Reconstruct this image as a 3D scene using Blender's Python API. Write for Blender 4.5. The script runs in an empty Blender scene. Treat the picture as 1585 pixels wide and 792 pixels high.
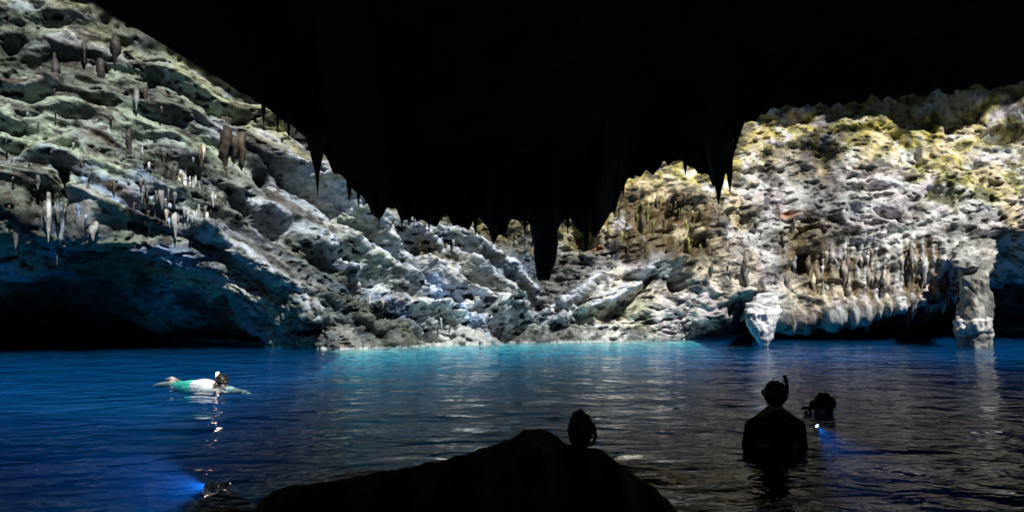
import bpy, bmesh, math, random
import numpy as np
from mathutils import Vector, Matrix

random.seed(7)
sc = bpy.context.scene
col = sc.collection

# ------------------------------------------------------------------ camera
F = 1175.0 / 1585.0                    # focal length over picture width
CAM = np.array((0.0, 0.0, 1.15))
PITCH = math.atan(74 / 1175.0)
cd = bpy.data.cameras.new('camera'); cam = bpy.data.objects.new('camera', cd); col.objects.link(cam)
cd.sensor_width = 36; cd.lens = 36 * F; cd.clip_start = .05; cd.clip_end = 500
cam.location = CAM; cam.rotation_euler = (math.pi / 2 + PITCH, 0, 0)
sc.camera = cam

# ------------------------------------------------------------------ world, sun, exposure
EL, AZ = math.radians(54), math.radians(30)     # sun stands behind the camera, to the right
SUN = np.array((math.sin(AZ) * math.cos(EL), -math.cos(AZ) * math.cos(EL), math.sin(EL)))
w = bpy.data.worlds.new('World'); sc.world = w; w.use_nodes = True
nt = w.node_tree
sky = nt.nodes.new('ShaderNodeTexSky'); sky.sky_type = 'NISHITA'; sky.sun_disc = False
sky.sun_elevation = EL; sky.sun_rotation = math.pi - AZ
nt.links.new(sky.outputs[0], nt.nodes['Background'].inputs[0])
nt.nodes['Background'].inputs[1].default_value = .009
sd = bpy.data.lights.new('sun', 'SUN'); sun = bpy.data.objects.new('sun', sd); col.objects.link(sun)
sd.energy = 5.0; sd.angle = math.radians(.6); sd.color = (1, .97, .92)
sun.rotation_euler = Vector(SUN).to_track_quat('Z', 'Y').to_euler(); sun.location = (10, -30, 30)
sc.view_settings.view_transform = 'Standard'; sc.view_settings.look = 'None'
sc.view_settings.exposure = .22; sc.view_settings.gamma = 1
cy = sc.cycles
cy.max_bounces = 8; cy.diffuse_bounces = 1; cy.glossy_bounces = 3; cy.transmission_bounces = 6
cy.transparent_max_bounces = 8; cy.volume_bounces = 0
cy.caustics_reflective = False; cy.caustics_refractive = False
cy.use_denoising = True

# ------------------------------------------------------------------ helpers
def at(X, y, Y):
    """point seen at photograph pixel X, y at forward distance Y (metres)"""
    X = np.asarray(X, float); y = np.asarray(y, float); Y = np.asarray(Y, float)
    v = (396 - y) / 1175; u = (X - 792.5) / 1175
    c, s = math.cos(PITCH), math.sin(PITCH)
    t = Y / (c - v * s)
    X, y, Y, t = np.broadcast_arrays(X, y, Y, t)
    return np.stack((u * t, Y, CAM[2] + t * (s + v * c)), -1)

def V3(X, y, Y): return Vector(at(X, y, Y).tolist())

_rng = np.random.RandomState(3)
_perm = np.concatenate([_rng.permutation(256)] * 3).astype(np.int32)
_grad = _rng.normal(size=(256, 3)); _grad /= np.linalg.norm(_grad, axis=1)[:, None]
_grad = _grad.astype(np.float32)

def perlin(x, y, z):
    x, y, z = np.broadcast_arrays(np.asarray(x, np.float32), np.asarray(y, np.float32), np.asarray(z, np.float32))
    xi, yi, zi = np.floor(x), np.floor(y), np.floor(z)
    fx, fy, fz = x - xi, y - yi, z - zi
    xi = xi.astype(np.int32) & 255; yi = yi.astype(np.int32) & 255; zi = zi.astype(np.int32) & 255
    u, v, w_ = [f * f * f * (f * (f * 6 - 15) + 10) for f in (fx, fy, fz)]
    def g(i, j, k):
        h = _perm[_perm[_perm[xi + i] + yi + j] + zi + k]
        G = _grad[h]
        return G[..., 0] * (fx - i) + G[..., 1] * (fy - j) + G[..., 2] * (fz - k)
    def mix(a, b, t): return a + t * (b - a)
    return 1.5 * mix(mix(mix(g(0,0,0), g(1,0,0), u), mix(g(0,1,0), g(1,1,0), u), v),
                     mix(mix(g(0,0,1), g(1,0,1), u), mix(g(0,1,1), g(1,1,1), u), v), w_)

def fbm(x, y, z, o=4, gain=.5):
    r = 0; a = 1
    for i in range(o):
        r = r + a * perlin(x * 2**i + 17.3 * i, y * 2**i + 5.1 * i, z * 2**i + 9.7 * i); a *= gain
    return r

def sstep(a, b, x):
    t = np.clip((x - a) / (b - a), 0, 1); return t * t * (3 - 2 * t)

def blur(A, n, axis):
    k = np.ones(n) / n
    pad = [(0, 0)] * A.ndim; pad[axis] = (n // 2, n - 1 - n // 2)
    B = np.pad(A, pad, mode='edge')
    c = np.cumsum(B, axis); z = np.zeros_like(np.take(c, [0], axis)); c = np.concatenate((z, c), axis)
    m = A.shape[axis]
    return (np.take(c, np.arange(n, n + m), axis) - np.take(c, np.arange(0, m), axis)) / n

def link(name, me, mat=None, parent=None):
    o = bpy.data.objects.new(name, me); col.objects.link(o)
    if mat: me.materials.append(mat)
    if parent: o.parent = parent
    return o

def tag(o, label=None, cat=None, group=None, kind=None):
    if label: o['label'] = label
    if cat: o['category'] = cat
    if group: o['group'] = group
    if kind: o['kind'] = kind
    return o

def grid_mesh(name, P, flip=False, tint=None, wrap=False):
    """P: rows x cols x 3"""
    R, C = P.shape[:2]
    me = bpy.data.meshes.new(name)
    idx = np.arange(R * C).reshape(R, C)
    if wrap: idx = np.concatenate((idx, idx[:, :1]), 1)
    a, b, c, d = idx[:-1, :-1], idx[:-1, 1:], idx[1:, 1:], idx[1:, :-1]
    q = np.stack((a, b, c, d) if flip else (a, d, c, b), -1).reshape(-1, 4)
    me.vertices.add(R * C); me.vertices.foreach_set('co', P.reshape(-1).astype(np.float32))
    me.loops.add(q.size); me.loops.foreach_set('vertex_index', q.reshape(-1).astype(np.int32))
    me.polygons.add(len(q)); me.polygons.foreach_set('loop_start', np.arange(0, q.size, 4, dtype=np.int32))
    me.polygons.foreach_set('use_smooth', np.ones(len(q), bool))
    me.update(calc_edges=True)
    if tint is not None:
        at_ = me.attributes.new('tint', 'FLOAT_COLOR', 'POINT')
        rgba = np.ones((R * C, 4), np.float32); rgba[:, :3] = tint.reshape(-1, 3)
        at_.data.foreach_set('color', rgba.reshape(-1))
    return me

def normals(P, flip=False):
    du = np.gradient(P, axis=1); dv = np.gradient(P, axis=0)
    n = np.cross(du, dv); n /= np.linalg.norm(n, axis=-1, keepdims=True) + 1e-9
    return -n if flip else n

# ------------------------------------------------------------------ materials
def new_mat(name):
    m = bpy.data.materials.new(name); m.use_nodes = True
    return m, m.node_tree, m.node_tree.nodes['Principled BSDF']

def noise_node(t, scale, detail=6, rough=.6, coord=None, dist=0):
    n = t.nodes.new('ShaderNodeTexNoise'); n.inputs['Scale'].default_value = scale
    n.inputs['Detail'].default_value = detail; n.inputs['Roughness'].default_value = rough
    n.inputs['Distortion'].default_value = dist
    if coord: t.links.new(coord, n.inputs['Vector'])
    return n

def rock_mat(name, color=None, lo=.55, hi=1.25, rough=.6, bump=.5, scale=1.0, spec=.3):
    """limestone: base colour from the 'tint' attribute (or one colour), mottled by noise"""
    m, t, b = new_mat(name)
    g = t.nodes.new('ShaderNodeNewGeometry'); P = g.outputs['Position']
    n1 = noise_node(t, 3.0 * scale, 8, .65, P); n2 = noise_node(t, 16 * scale, 6, .7, P)
    mp = t.nodes.new('ShaderNodeMapRange'); mp.inputs[1].default_value = .35; mp.inputs[2].default_value = .65
    mp.inputs[3].default_value = lo; mp.inputs[4].default_value = hi; t.links.new(n1.outputs[0], mp.inputs[0])
    mp2 = t.nodes.new('ShaderNodeMapRange'); mp2.inputs[1].default_value = .3; mp2.inputs[2].default_value = .6
    mp2.inputs[3].default_value = .72; mp2.inputs[4].default_value = 1.08; t.links.new(n2.outputs[0], mp2.inputs[0])
    mu = t.nodes.new('ShaderNodeMath'); mu.operation = 'MULTIPLY'
    t.links.new(mp.outputs[0], mu.inputs[0]); t.links.new(mp2.outputs[0], mu.inputs[1])
    sc_ = t.nodes.new('ShaderNodeVectorMath'); sc_.operation = 'SCALE'
    if color is None:
        a = t.nodes.new('ShaderNodeAttribute'); a.attribute_name = 'tint'; t.links.new(a.outputs['Color'], sc_.inputs[0])
    else: sc_.inputs[0].default_value = color
    t.links.new(mu.outputs[0], sc_.inputs['Scale'])
    t.links.new(sc_.outputs[0], b.inputs['Base Color'])
    b.inputs['Roughness'].default_value = rough; b.inputs['Specular IOR Level'].default_value = spec
    bp = t.nodes.new('ShaderNodeBump'); bp.inputs['Strength'].default_value = bump; bp.inputs['Distance'].default_value = .05
    ad = t.nodes.new('ShaderNodeMath'); ad.operation = 'ADD'
    n3 = noise_node(t, 7 * scale, 8, .7, P)
    t.links.new(n2.outputs[0], ad.inputs[0]); t.links.new(n3.outputs[0], ad.inputs[1])
    t.links.new(ad.outputs[0], bp.inputs['Height']); t.links.new(bp.outputs[0], b.inputs['Normal'])
    return m

def plain_mat(name, color, rough=.5, spec=.4, grain=.25, scale=60):
    m, t, b = new_mat(name)
    g = t.nodes.new('ShaderNodeNewGeometry'); n = noise_node(t, scale, 4, .6, g.outputs['Position'])
    mp = t.nodes.new('ShaderNodeMapRange'); mp.inputs[3].default_value = 1 - grain; mp.inputs[4].default_value = 1 + grain
    t.links.new(n.outputs[0], mp.inputs[0])
    s = t.nodes.new('ShaderNodeVectorMath'); s.operation = 'SCALE'; s.inputs[0].default_value = color
    t.links.new(mp.outputs[0], s.inputs['Scale']); t.links.new(s.outputs[0], b.inputs['Base Color'])
    b.inputs['Roughness'].default_value = rough; b.inputs['Specular IOR Level'].default_value = spec
    return m

def lamp_mat(name, color, strength):
    m, t, b = new_mat(name)
    b.inputs['Base Color'].default_value = (*color, 1)
    b.inputs['Emission Color'].default_value = (*color, 1); b.inputs['Emission Strength'].default_value = strength
    return m

M_wall = rock_mat('pale limestone', None, .66, 1.2, .5, .34)
M_roof = rock_mat('shade dark ceiling rock', (.02, .019, .017), .6, 1.3, .9, .5, spec=.03)  # shade put into the colour: near black so the ceiling stays dark
M_boulder = rock_mat('dark brown shore rock', (.045, .036, .028), .6, 1.3, .85, .6, 2, spec=.1)
M_floor = rock_mat('pale pool floor', None, .6, 1.2, .9, .3, spec=0)
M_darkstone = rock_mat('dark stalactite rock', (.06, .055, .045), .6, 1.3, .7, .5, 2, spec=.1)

def water_mat():
    m = bpy.data.materials.new('pool water'); m.use_nodes = True; t = m.node_tree
    for n in list(t.nodes): t.nodes.remove(n)
    out = t.nodes.new('ShaderNodeOutputMaterial')
    tr = t.nodes.new('ShaderNodeBsdfTransparent'); gl = t.nodes.new('ShaderNodeBsdfGlossy'); gl.inputs['Roughness'].default_value = .02
    fr = t.nodes.new('ShaderNodeFresnel'); fr.inputs['IOR'].default_value = 1.11
    mx = t.nodes.new('ShaderNodeMixShader')
    g = t.nodes.new('ShaderNodeNewGeometry')
    mp = t.nodes.new('ShaderNodeMapping'); mp.inputs['Scale'].default_value = (.75, 1.15, 1); mp.inputs['Rotation'].default_value = (0, 0, math.radians(-12))
    t.links.new(g.outputs['Position'], mp.inputs['Vector'])
    n1 = noise_node(t, 3.0, 3, .5, mp.outputs[0], .4); n2 = noise_node(t, .9, 2, .5, mp.outputs[0], .3)
    a = t.nodes.new('ShaderNodeMath'); a.operation = 'MULTIPLY_ADD'; a.inputs[1].default_value = 2.2
    t.links.new(n2.outputs[0], a.inputs[0]); t.links.new(n1.outputs[0], a.inputs[2])
    bp = t.nodes.new('ShaderNodeBump'); bp.inputs['Strength'].default_value = 1; bp.inputs['Distance'].default_value = .045
    t.links.new(a.outputs[0], bp.inputs['Height'])
    t.links.new(bp.outputs[0], gl.inputs['Normal']); t.links.new(bp.outputs[0], fr.inputs['Normal'])
    t.links.new(fr.outputs[0], mx.inputs[0]); t.links.new(tr.outputs[0], mx.inputs[1]); t.links.new(gl.outputs[0], mx.inputs[2])
    t.links.new(mx.outputs[0], out.inputs['Surface'])
    va = t.nodes.new('ShaderNodeVolumeAbsorption'); va.inputs['Color'].default_value = (.0, .725, .915, 1); va.inputs['Density'].default_value = .95
    vs = t.nodes.new('ShaderNodeVolumeScatter'); vs.inputs['Color'].default_value = (.02, .33, 1, 1); vs.inputs['Density'].default_value = .19
    av = t.nodes.new('ShaderNodeAddShader'); t.links.new(va.outputs[0], av.inputs[0]); t.links.new(vs.outputs[0], av.inputs[1])
    t.links.new(av.outputs[0], out.inputs['Volume'])
    return m
M_water = water_mat()

# ------------------------------------------------------------------ the cave wall
# columns: photograph X; rows of (y, forward distance), from above the picture down below the water
KEY = {
 -260: [(-420,19),(-130,18.4),(60,18.1),(200,17.7),(320,17.3),(425,18.8),(492,24),(518,27.5),(620,27.8)],
 0:    [(-320,19),(-40,18.4),(110,18.1),(230,17.7),(320,17.3),(415,18.6),(488,24),(517,28),(620,28.3)],
 200:  [(-250,20),(60,19.1),(165,18.8),(260,18.4),(345,18),(420,19),(485,23.5),(518,27),(620,27.3)],
 350:  [(-150,21),(150,20.1),(220,19.8),(300,19.4),(385,18.9),(450,19.4),(505,21.5),(524,24),(620,24.3)],
 450:  [(-50,22.4),(210,21.3),(270,20.9),(330,20.4),(400,19.9),(470,19.6),(515,20.3),(532,21.2),(620,21.5)],
 540:  [(0,24),(290,22.5),(340,22),(390,21.5),(440,21),(490,20.5),(525,20),(540,19.7),(640,19)],
 650:  [(50,26),(300,24.3),(360,23.8),(400,23.4),(440,22.8),(490,22.2),(520,21.8),(534,21.5),(640,21)],
 830:  [(80,27),(320,25.7),(375,25.3),(410,25),(450,24.6),(490,24.2),(515,23.8),(526,23.3),(620,22.6)],
 950:  [(40,27),(270,25.5),(320,25),(370,24.4),(420,24.2),(470,24),(510,23.9),(524,23.7),(620,23)],
 1050: [(0,26.5),(230,25),(290,24.4),(340,24),(400,23.7),(450,23.5),(500,23.6),(521,24.2),(620,24.2)],
 1130: [(-50,26),(200,24.4),(270,23.8),(340,23.2),(400,22.9),(450,22.7),(496,22.5),(514,27),(620,27)],
 1250: [(-100,26),(180,24),(240,23.4),(310,22.9),(390,22.4),(450,22.2),(494,21.8),(508,32),(620,32)],
 1400: [(-100,25.5),(190,23.8),(250,23),(320,22.5),(390,22),(440,21.8),(478,21.5),(506,36),(620,36)],
 1480: [(-110,25.5),(190,23.6),(250,22.8),(320,22.2),(380,21.9),(420,21.8),(466,21.7),(505,36),(620,36)],
 1585: [(-120,25),(170,23.2),(240,22.2),(300,21.6),(350,21.4),(395,21.6),(430,23),(505,36),(620,36)],
 1760: [(-150,24),(150,22.5),(230,21.5),(290,21),(350,20.8),(400,21),(440,23),(505,35),(620,35)],
}
XK = np.array(list(KEY)); K = np.array([KEY[k] for k in KEY], float); K[:, 8, 0] = 840
K[:, :, 1] += np.interp(XK, [950, 1050, 1130, 1250, 1760], [0, 1, 2.2, 3, 3])[:, None] * np.array([1] * 7 + [.3, .3])      # keys x rows x 2
NX = 1300
XS = np.linspace(-260, 1760, NX)
SEG = (50, 90, 85, 85, 85, 85, 60, 50)
rows = [np.linspace(i, i + 1, n, endpoint=False) for i, n in enumerate(SEG)]
rv = np.concatenate(rows + [[8.0]])
NR = len(rv)
yk = np.stack([np.interp(XS, XK, K[:, r, 0]) for r in range(9)]); Yk = np.stack([np.interp(XS, XK, K[:, r, 1]) for r in range(9)])
i0 = np.minimum(rv.astype(int), 7); ft = (rv - i0)[:, None]
Wy = yk[i0] * (1 - ft) + yk[i0 + 1] * ft
WY = Yk[i0] * (1 - ft) + Yk[i0 + 1] * ft
for n in (61, 41):
    WY = blur(blur(WY, n, 1), 15, 0); Wy = blur(blur(Wy, n, 1), 15, 0)
WX = np.broadcast_to(XS[None, :], Wy.shape).copy()
base = at(WX, Wy, WY)
N = normals(base)
if (N[NR // 2, :, 1].mean() > 0): N = -N
px, py, pz = base[..., 0], base[..., 1], base[..., 2]
SC = 1 / 58.0                       # photograph pixels to metres on the wall
U = WX * SC; Vv = Wy * SC
slope = np.interp(XS, [-260, 100, 250, 350, 450, 600, 720, 820, 900, 1000, 1300, 1450, 1760], [.12, .18, .3, .45, .62, .7, .45, .05, -.25, -.2, -.05, -.25, -.35])
flow = np.concatenate(([0], np.cumsum((slope[1:] + slope[:-1]) / 2 * np.diff(U[0]))))
VF = Vv - flow[None, :]
left = 1 - sstep(820, 960, WX); right = 1 - left
low = sstep(360, 480, Wy)
wx = fbm(px * .35, py * .35, pz * .35, 3) ; wz = fbm(px * .35 + 40, py * .35, pz * .35, 3)
disp = .55 * fbm(px * .22, py * .22, pz * .28 + 3, 2)
# terraces that follow the flow lines: each sheet stands out at its upper edge and sinks back below it
def ledges(per, wa, wb, seed, sharp=.14):   # smoothed saw along the flow lines
    q = VF / per + wa * wz + wb * perlin(U * .5 + seed, VF * .5, seed * 1.7)
    t = q - np.floor(q)
    saw = np.where(t < 1 - sharp, t / (1 - sharp), (1 - t) / sharp)
    k = np.floor(q + .5)
    brk = .35 + .65 * sstep(-.25, .35, perlin(U * .45 + k * 7.3 + seed, VF * .25, k * 3.1))
    return blur(saw * brk, 5, 0)
upper = left * (1 - .7 * sstep(280, 420, Wy))
mid_ = sstep(400, 540, WX) * (1 - sstep(860, 980, WX))
disp += left * (.44 - .20 * mid_) * ledges(.92, .16, .55, 2.0, .3) + upper * .16 * ledges(.5, .25, .6, 8.0, .25)
r1 = 1 - 2.2 * np.abs(perlin(U * .33 + wx * .2, VF * 1.05 + wz * .25, 1.5))
disp += left * (.06 + (.24 - .06 * low) * mid_) * r1
r3 = 1 - 2.2 * np.abs(perlin(px * .42 + wx * .5, pz * .5 + wz * .4, py * .5))
disp += right * (.10 * r3 + .14 * fbm(px * .7 + wx, py * .7, pz * .8 + wz, 3) + .20 * ledges(1.2, .5, 1.0, 5.0, .16))
cup = np.abs(perlin(U * 1.5 + wx, VF * 2.4 + wz, 3.3)); disp += (.03 * right + .09 * mid_) * (.35 - cup)
cup2 = np.abs(perlin(U * 3.4 + wx, VF * 4.8 + wz, 13.3)); disp += (.015 + .04 * low * left + .02 * mid_ + .03 * right) * (.3 - cup2)
# net of light lines off the water, put in as ridges low in the middle
net = zone0 = np.exp(-((WX - 860) / 150.) ** 2 - ((Wy - 495) / 35.) ** 2)
disp += net * .13 * (1 - np.clip(np.abs(perlin(U * 1.7 + wx, Vv * 2.6 + wz, 44.)) * 7, 0, 1))
disp += net * .10 * (1 - np.clip(np.abs(perlin(U * 3.1 + wx, Vv * 4.2 + wz, 51.)) * 6, 0, 1))
# drip flutes: vertical curtains
def zone(x0, x1, y0, y1, s=18):
    return sstep(x0 - s, x0 + s, WX) * (1 - sstep(x1 - s, x1 + s, WX)) * sstep(y0 - s, y0 + s, Wy) * (1 - sstep(y1 - s, y1 + s, Wy))
fl = perlin(U * 5.2 + wx * .6 + .25 * Vv, Vv * .45, 2.2) + .5 * perlin(U * 11 + .4 * Vv, Vv * .8, 6.1)
zf = np.clip(zone(1240, 1500, 370, 480) + .9 * zone(950, 1100, 300, 390, 25) + .5 * zone(190, 330, 230, 350, 30) + .5 * zone(580, 960, 330, 400, 20) + .35 * zone(1090, 1240, 380, 480), 0, 1)
disp += zf * .26 * fl
rough = fbm(px * 3, py * 3, pz * 3.4, 4, .55)
# flecks: small elongated cavities
fk = perlin(U * 2.6 + wx * .4, VF * 7.5 + wz, 21.3) + .35 * perlin(U * 7, VF * 14, 4.4)
calm0 = 1 - .75 * zone(1060, 1500, 385, 500, 25)
disp -= .20 * calm0 * (.2 * left + .3 * mid_ + .8 * right + .25 * low) * sstep(.30, .48, fk) * (.5 + .5 * sstep(-.2, .3, perlin(px * .5, py * .5, pz * .5 + 30)))
calm = 1 - .75 * zone(1060, 1500, 385, 500, 25)
# larger hollows
hol = fbm(px * .62 + 80, py * .62, pz * .75, 2)
disp -= (.15 + .05 * mid_ + .1 * right) * sstep(.34, .6, hol)
# hollows and bosses placed one by one: (X, y, rx, ry, depth)
DENT = [(12,70,20,14,.7),(58,10,12,10,.3),(158,160,20,9,.45),(160,38,10,6,.3),(375,193,16,7,.35),(410,277,12,9,.6),(385,312,26,14,.6),(95,300,10,40,.8),(20,240,24,16,.6),(70,305,20,14,.6),
  (210,345,12,16,.7),(120,185,30,10,.4),(210,215,34,18,.5),(300,260,26,14,.4),(440,350,30,12,.4),(520,400,34,16,.5),(560,440,26,20,.6),(620,400,34,12,.45),(690,470,30,14,.5),(590,490,20,18,.6),(660,520,30,10,.4),
  (905,372,16,18,.8),(985,425,26,10,.5),(1052,428,14,18,1.5),(1062,395,8,14,.5),(1153,478,15,18,1.5),(1176,462,14,6,.6),(1270,240,12,20,.4),(1245,402,5,16,.6),(1340,300,40,8,.3),(1430,260,26,8,.25),(1370,340,20,7,.35),
  (1560,400,30,30,.8),(1040,345,30,26,.35),(1215,330,12,30,.3),(740,480,16,10,.4),(800,470,22,16,.3),(1450,300,24,12,.3),(1500,250,20,12,.3),(1550,200,34,12,.7)]
for (X, y, rx, ry, d) in DENT:
    q = ((WX - X + 6 * wx * 2) / rx) ** 2 + ((Wy - y + 6 * wz * 2) / ry) ** 2
    disp -= d * np.exp(-q ** 1.5)
BOSS = [(1150,456,20,8,.55),(1052,404,18,8,.5),(1245,384,8,7,.3),(140,330,26,26,.45),(1260,370,26,20,.3),(1330,475,60,14,.35),(1550,330,60,26,.3),(1540,355,40,10,.3),(860,500,60,14,.3),(1000,480,40,30,.3),(720,420,40,14,.3)]  # the first three are added, to shade the hollows under them
for (X, y, rx, ry, d) in BOSS:
    q = ((WX - X) / rx) ** 2 + ((Wy - y) / ry) ** 2
    disp += d * np.exp(-q)
# long folds that sweep down to the middle of the waterline
RIDGE = [((470,262),(530,318),(585,372),(640,412),(700,446),(760,478),(812,508),.50,9),((380,300),(450,352),(520,404),(590,452),(660,492),(720,516),.38,9),((520,372),(580,420),(650,452),(720,474),(790,500),.42,8),
   ((300,352),(370,402),(440,450),(500,500),.30,9),((590,352),(650,376),(710,402),(770,440),(815,480),.34,8),((640,362),(720,384),(790,420),(830,470),.28,7),((1020,402),(985,440),(950,462),(900,486),(850,508),.30,7),
   ((930,420),(905,452),(870,480),(830,502),.26,6),((420,240),(480,282),(520,330),(560,352),.34,8),((200,300),(280,330),(350,372),(420,430),.24,9),((560,468),(640,488),(720,500),(790,512),.30,6)]
rcol = np.zeros_like(disp)
for R_ in RIDGE:
    pts_, amp_, wd_ = R_[:-2], R_[-2], R_[-1]
    xs_ = np.array([q[0] for q in pts_]); ys_ = np.array([q[1] for q in pts_])
    if xs_[0] > xs_[-1]: xs_, ys_ = xs_[::-1], ys_[::-1]
    c_ = np.interp(WX, xs_, ys_) + 7 * wx + 3.5 * perlin(U * 1.6, VF * .3, xs_[0] * .1)
    dy = Wy - c_
    ends = sstep(xs_[0] - 25, xs_[0] + 25, WX) * (1 - sstep(xs_[-1] - 25, xs_[-1] + 25, WX)) * (.65 + .5 * perlin(U * .9, U * 0, xs_[0] * .37 + 0 * U))
    w_ = wd_ * 1.5
    body = np.where(dy < 0, np.exp(-(dy / (w_ * 1.7)) ** 2), np.exp(-(dy / (w_ * .7)) ** 2))
    disp += ends * amp_ * 1.6 * (body - .75 * np.exp(-((dy - w_ * 1.7) / (w_ * .9)) ** 2))
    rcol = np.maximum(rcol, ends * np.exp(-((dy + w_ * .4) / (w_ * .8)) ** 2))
# crack
cx = np.array([1234, 1243, 1255, 1266, 1276]); cyy = np.array([366, 357, 350, 349, 358])
cl = np.interp(WX, cx, cyy); disp -= .4 * np.exp(-((Wy - cl) / 3.2) ** 2) * (WX > 1232) * (WX < 1279)
disp *= np.clip(.25 + .75 * sstep(4.5, 0, np.abs(rv[:, None] - 3.5) - 2.2), 0, 1)
wall_P = base + N * disp[..., None]
for _ in range(2):                                         # relax stretched sheets, then add the finer relief on the real surface
    wall_P = (wall_P + .5 * (blur(blur(wall_P, 3, 0), 3, 1) - wall_P))
N1 = normals(wall_P)
if (N1 * N).sum() < 0: N1 = -N1
N1 = blur(blur(N1, 5, 0), 5, 1) + .35 * N; N1 /= np.linalg.norm(N1, axis=-1, keepdims=True)
qx, qy, qz = wall_P[..., 0], wall_P[..., 1], wall_P[..., 2]
fine = (.05 * mid_ + .05 * net + .02 * left + .015) * fbm(qx * 1.6, qy * 1.6, qz * 1.9 + 3, 3)
fine += (.024 + .012 * left + .022 * mid_ + .012 * right + .02 * low * left) * fbm(qx * 3.4, qy * 3.4, qz * 3.8, 4, .58)
pit = perlin(qx * 3.2 + wx, qy * 3.2, qz * 6.5) + .4 * perlin(qx * 8, qy * 8, qz * 14)
fine -= calm * (.09 * left + .06 * mid_ + .05) * sstep(.32, .55, pit) * sstep(-.3, .2, perlin(qx * .6, qy * .6, qz * .6 + 30))
damp = np.clip(sstep(4.5, 0, np.abs(rv[:, None] - 3.5) - 2.2), 0, 1)
wall_P = wall_P + N1 * (fine * damp)[..., None]

# wall colours: stains, algae and flowstone, with some light and shade painted in
C = lambda *a: np.array(a, np.float32)
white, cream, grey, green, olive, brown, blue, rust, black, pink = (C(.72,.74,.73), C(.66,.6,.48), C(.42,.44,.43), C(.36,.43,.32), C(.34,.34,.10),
    C(.13,.105,.075), C(.34,.45,.66), C(.34,.16,.07), C(.045,.042,.04), C(.66,.61,.63))  # blue stands for light thrown up by the water
def lerp(a, b, t): return a + (b - a) * t[..., None]
px, py, pz = wall_P[..., 0], wall_P[..., 1], wall_P[..., 2]
VS = VF + .25 * wz + .06 * fbm(px * 2, py * 2, pz * 2, 3)
mixl = lambda a, b: a + (b - a) * left
n1 = mixl(fbm(px * .5, py * .5, pz * .5 + 11, 4), fbm(U * .28, VS * .9, 0 * U + 11, 4)); n2 = mixl(fbm(px * 1.4, py * 1.4, pz * 1.6 + 5, 4), fbm(U * .62, VS * 2.2, 0 * U + 5, 4)); n3 = mixl(fbm(px * .9 + 31, py * .9, pz * 1.2, 4), fbm(U * .45 + 31, VS * 1.5, 0 * U + 2, 4)); n4 = fbm(px * 4 + 3, py * 4, pz * 4, 3)
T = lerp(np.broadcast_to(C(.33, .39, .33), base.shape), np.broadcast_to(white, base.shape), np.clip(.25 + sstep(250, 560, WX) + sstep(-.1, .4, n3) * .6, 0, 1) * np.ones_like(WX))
T = lerp(T, lerp(np.broadcast_to(green, T.shape), np.broadcast_to(white, T.shape), .3 + 0 * n1), left * sstep(-.2, .45, n1) * .8)
T = lerp(T, np.broadcast_to(blue, T.shape), left * sstep(-.1, .5, n3) * (.35 + .6 * (zone(-260, 330, 250, 430, 40) + zone(520, 820, 380, 520, 40))).clip(0, .85))  # bluish light off the water painted into the left and middle
T = lerp(T, np.broadcast_to(pink, T.shape), right * sstep(-.3, .3, n3) * .7)
T = lerp(T, np.broadcast_to(cream, T.shape), right * sstep(-.1, .4, n1) * (1 - sstep(330, 480, Wy) * .5))
# distance below the dark roof line
BX = [-260, 0, 110, 150, 200, 260, 330, 400, 450, 480, 520, 560, 600, 680, 790, 830, 900, 940, 960, 1000, 1040, 1080, 1110, 1150, 1200, 1240, 1300, 1350, 1480, 1510, 1530, 1585, 1760]
BY = [-170, -60, 8, 28, 62, 94, 142, 186, 214, 232, 270, 305, 325, 348, 348, 345, 350, 330, 292, 262, 242, 262, 285, 218, 200, 190, 203, 206, 206, 186, 172, 162, 120]
bl = np.interp(WX, BX, BY); below = Wy - bl
moss = (1 - sstep(15, 75, below + 30 * n1)) * sstep(-.5, .2, n2)
T = lerp(T, np.broadcast_to(C(.47, .43, .24), T.shape), moss * (.75 + .2 * right) * sstep(250, 480, WX) + .45 * moss * (WX < 480) * (1 - sstep(250, 480, WX)))
T = lerp(T, np.broadcast_to(brown, T.shape), np.clip(zone(960, 1095, 305, 400, 22) * sstep(-.5, .1, n2) * .95 + zone(1250, 1480, 370, 460, 30) * sstep(-.1, .45, n2 + fl * .4) * .7 + zone(600, 920, 350, 410, 25) * sstep(-.1, .4, n2) * .7, 0, 1))
T = lerp(T, np.broadcast_to(cream * .95, T.shape), zone(1240, 1460, 380, 460, 30) * sstep(-.2, .3, n1) * .5)
T = lerp(T, np.broadcast_to(olive * 1.1 + .06, T.shape), zone(1400, 1600, 220, 320, 40) * sstep(-.1, .4, n2) * .8)
T = lerp(T, np.broadcast_to(C(.16, .25, .12), T.shape), zone(890, 1000, 470, 520, 25) * sstep(-.3, .3, n3) * .8)
T = lerp(T, np.broadcast_to(black * 1.4, T.shape), sstep(.14, .45, n2 + .3 * n4) * (.8 - .35 * mid_))
T = lerp(T, np.broadcast_to(brown, T.shape), zone(-260, 320, 60, 350, 60) * sstep(.05, .4, n3 - n1 * .4) * .8)
T = lerp(T, np.broadcast_to(black, T.shape), np.maximum(sstep(.3, .5, fk) * .5, sstep(.3, .5, pit) * .8))  # carved flecks and pits coloured dark, shade painted into them
T = lerp(T, np.broadcast_to(rust, T.shape), np.clip(np.exp(-(((WX - 1222) / 14) ** 2 + ((Wy - 332) / 7) ** 2)) + np.exp(-(((WX - 925) / 10) ** 2 + ((Wy - 385) / 8) ** 2)), 0, 1) * .8)
T = lerp(T, np.broadcast_to(C(.8, .82, .82), T.shape), np.exp(-((WX - 140) / 24.) ** 2 - ((Wy - 328) / 22.) ** 2) * .9)
T = T * (.30 + .70 * sstep(-.35, .35, fbm(U * .30 + wx * .3, VF * .6, 0 * U + 61, 4) + .30 * right))[..., None]
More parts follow.
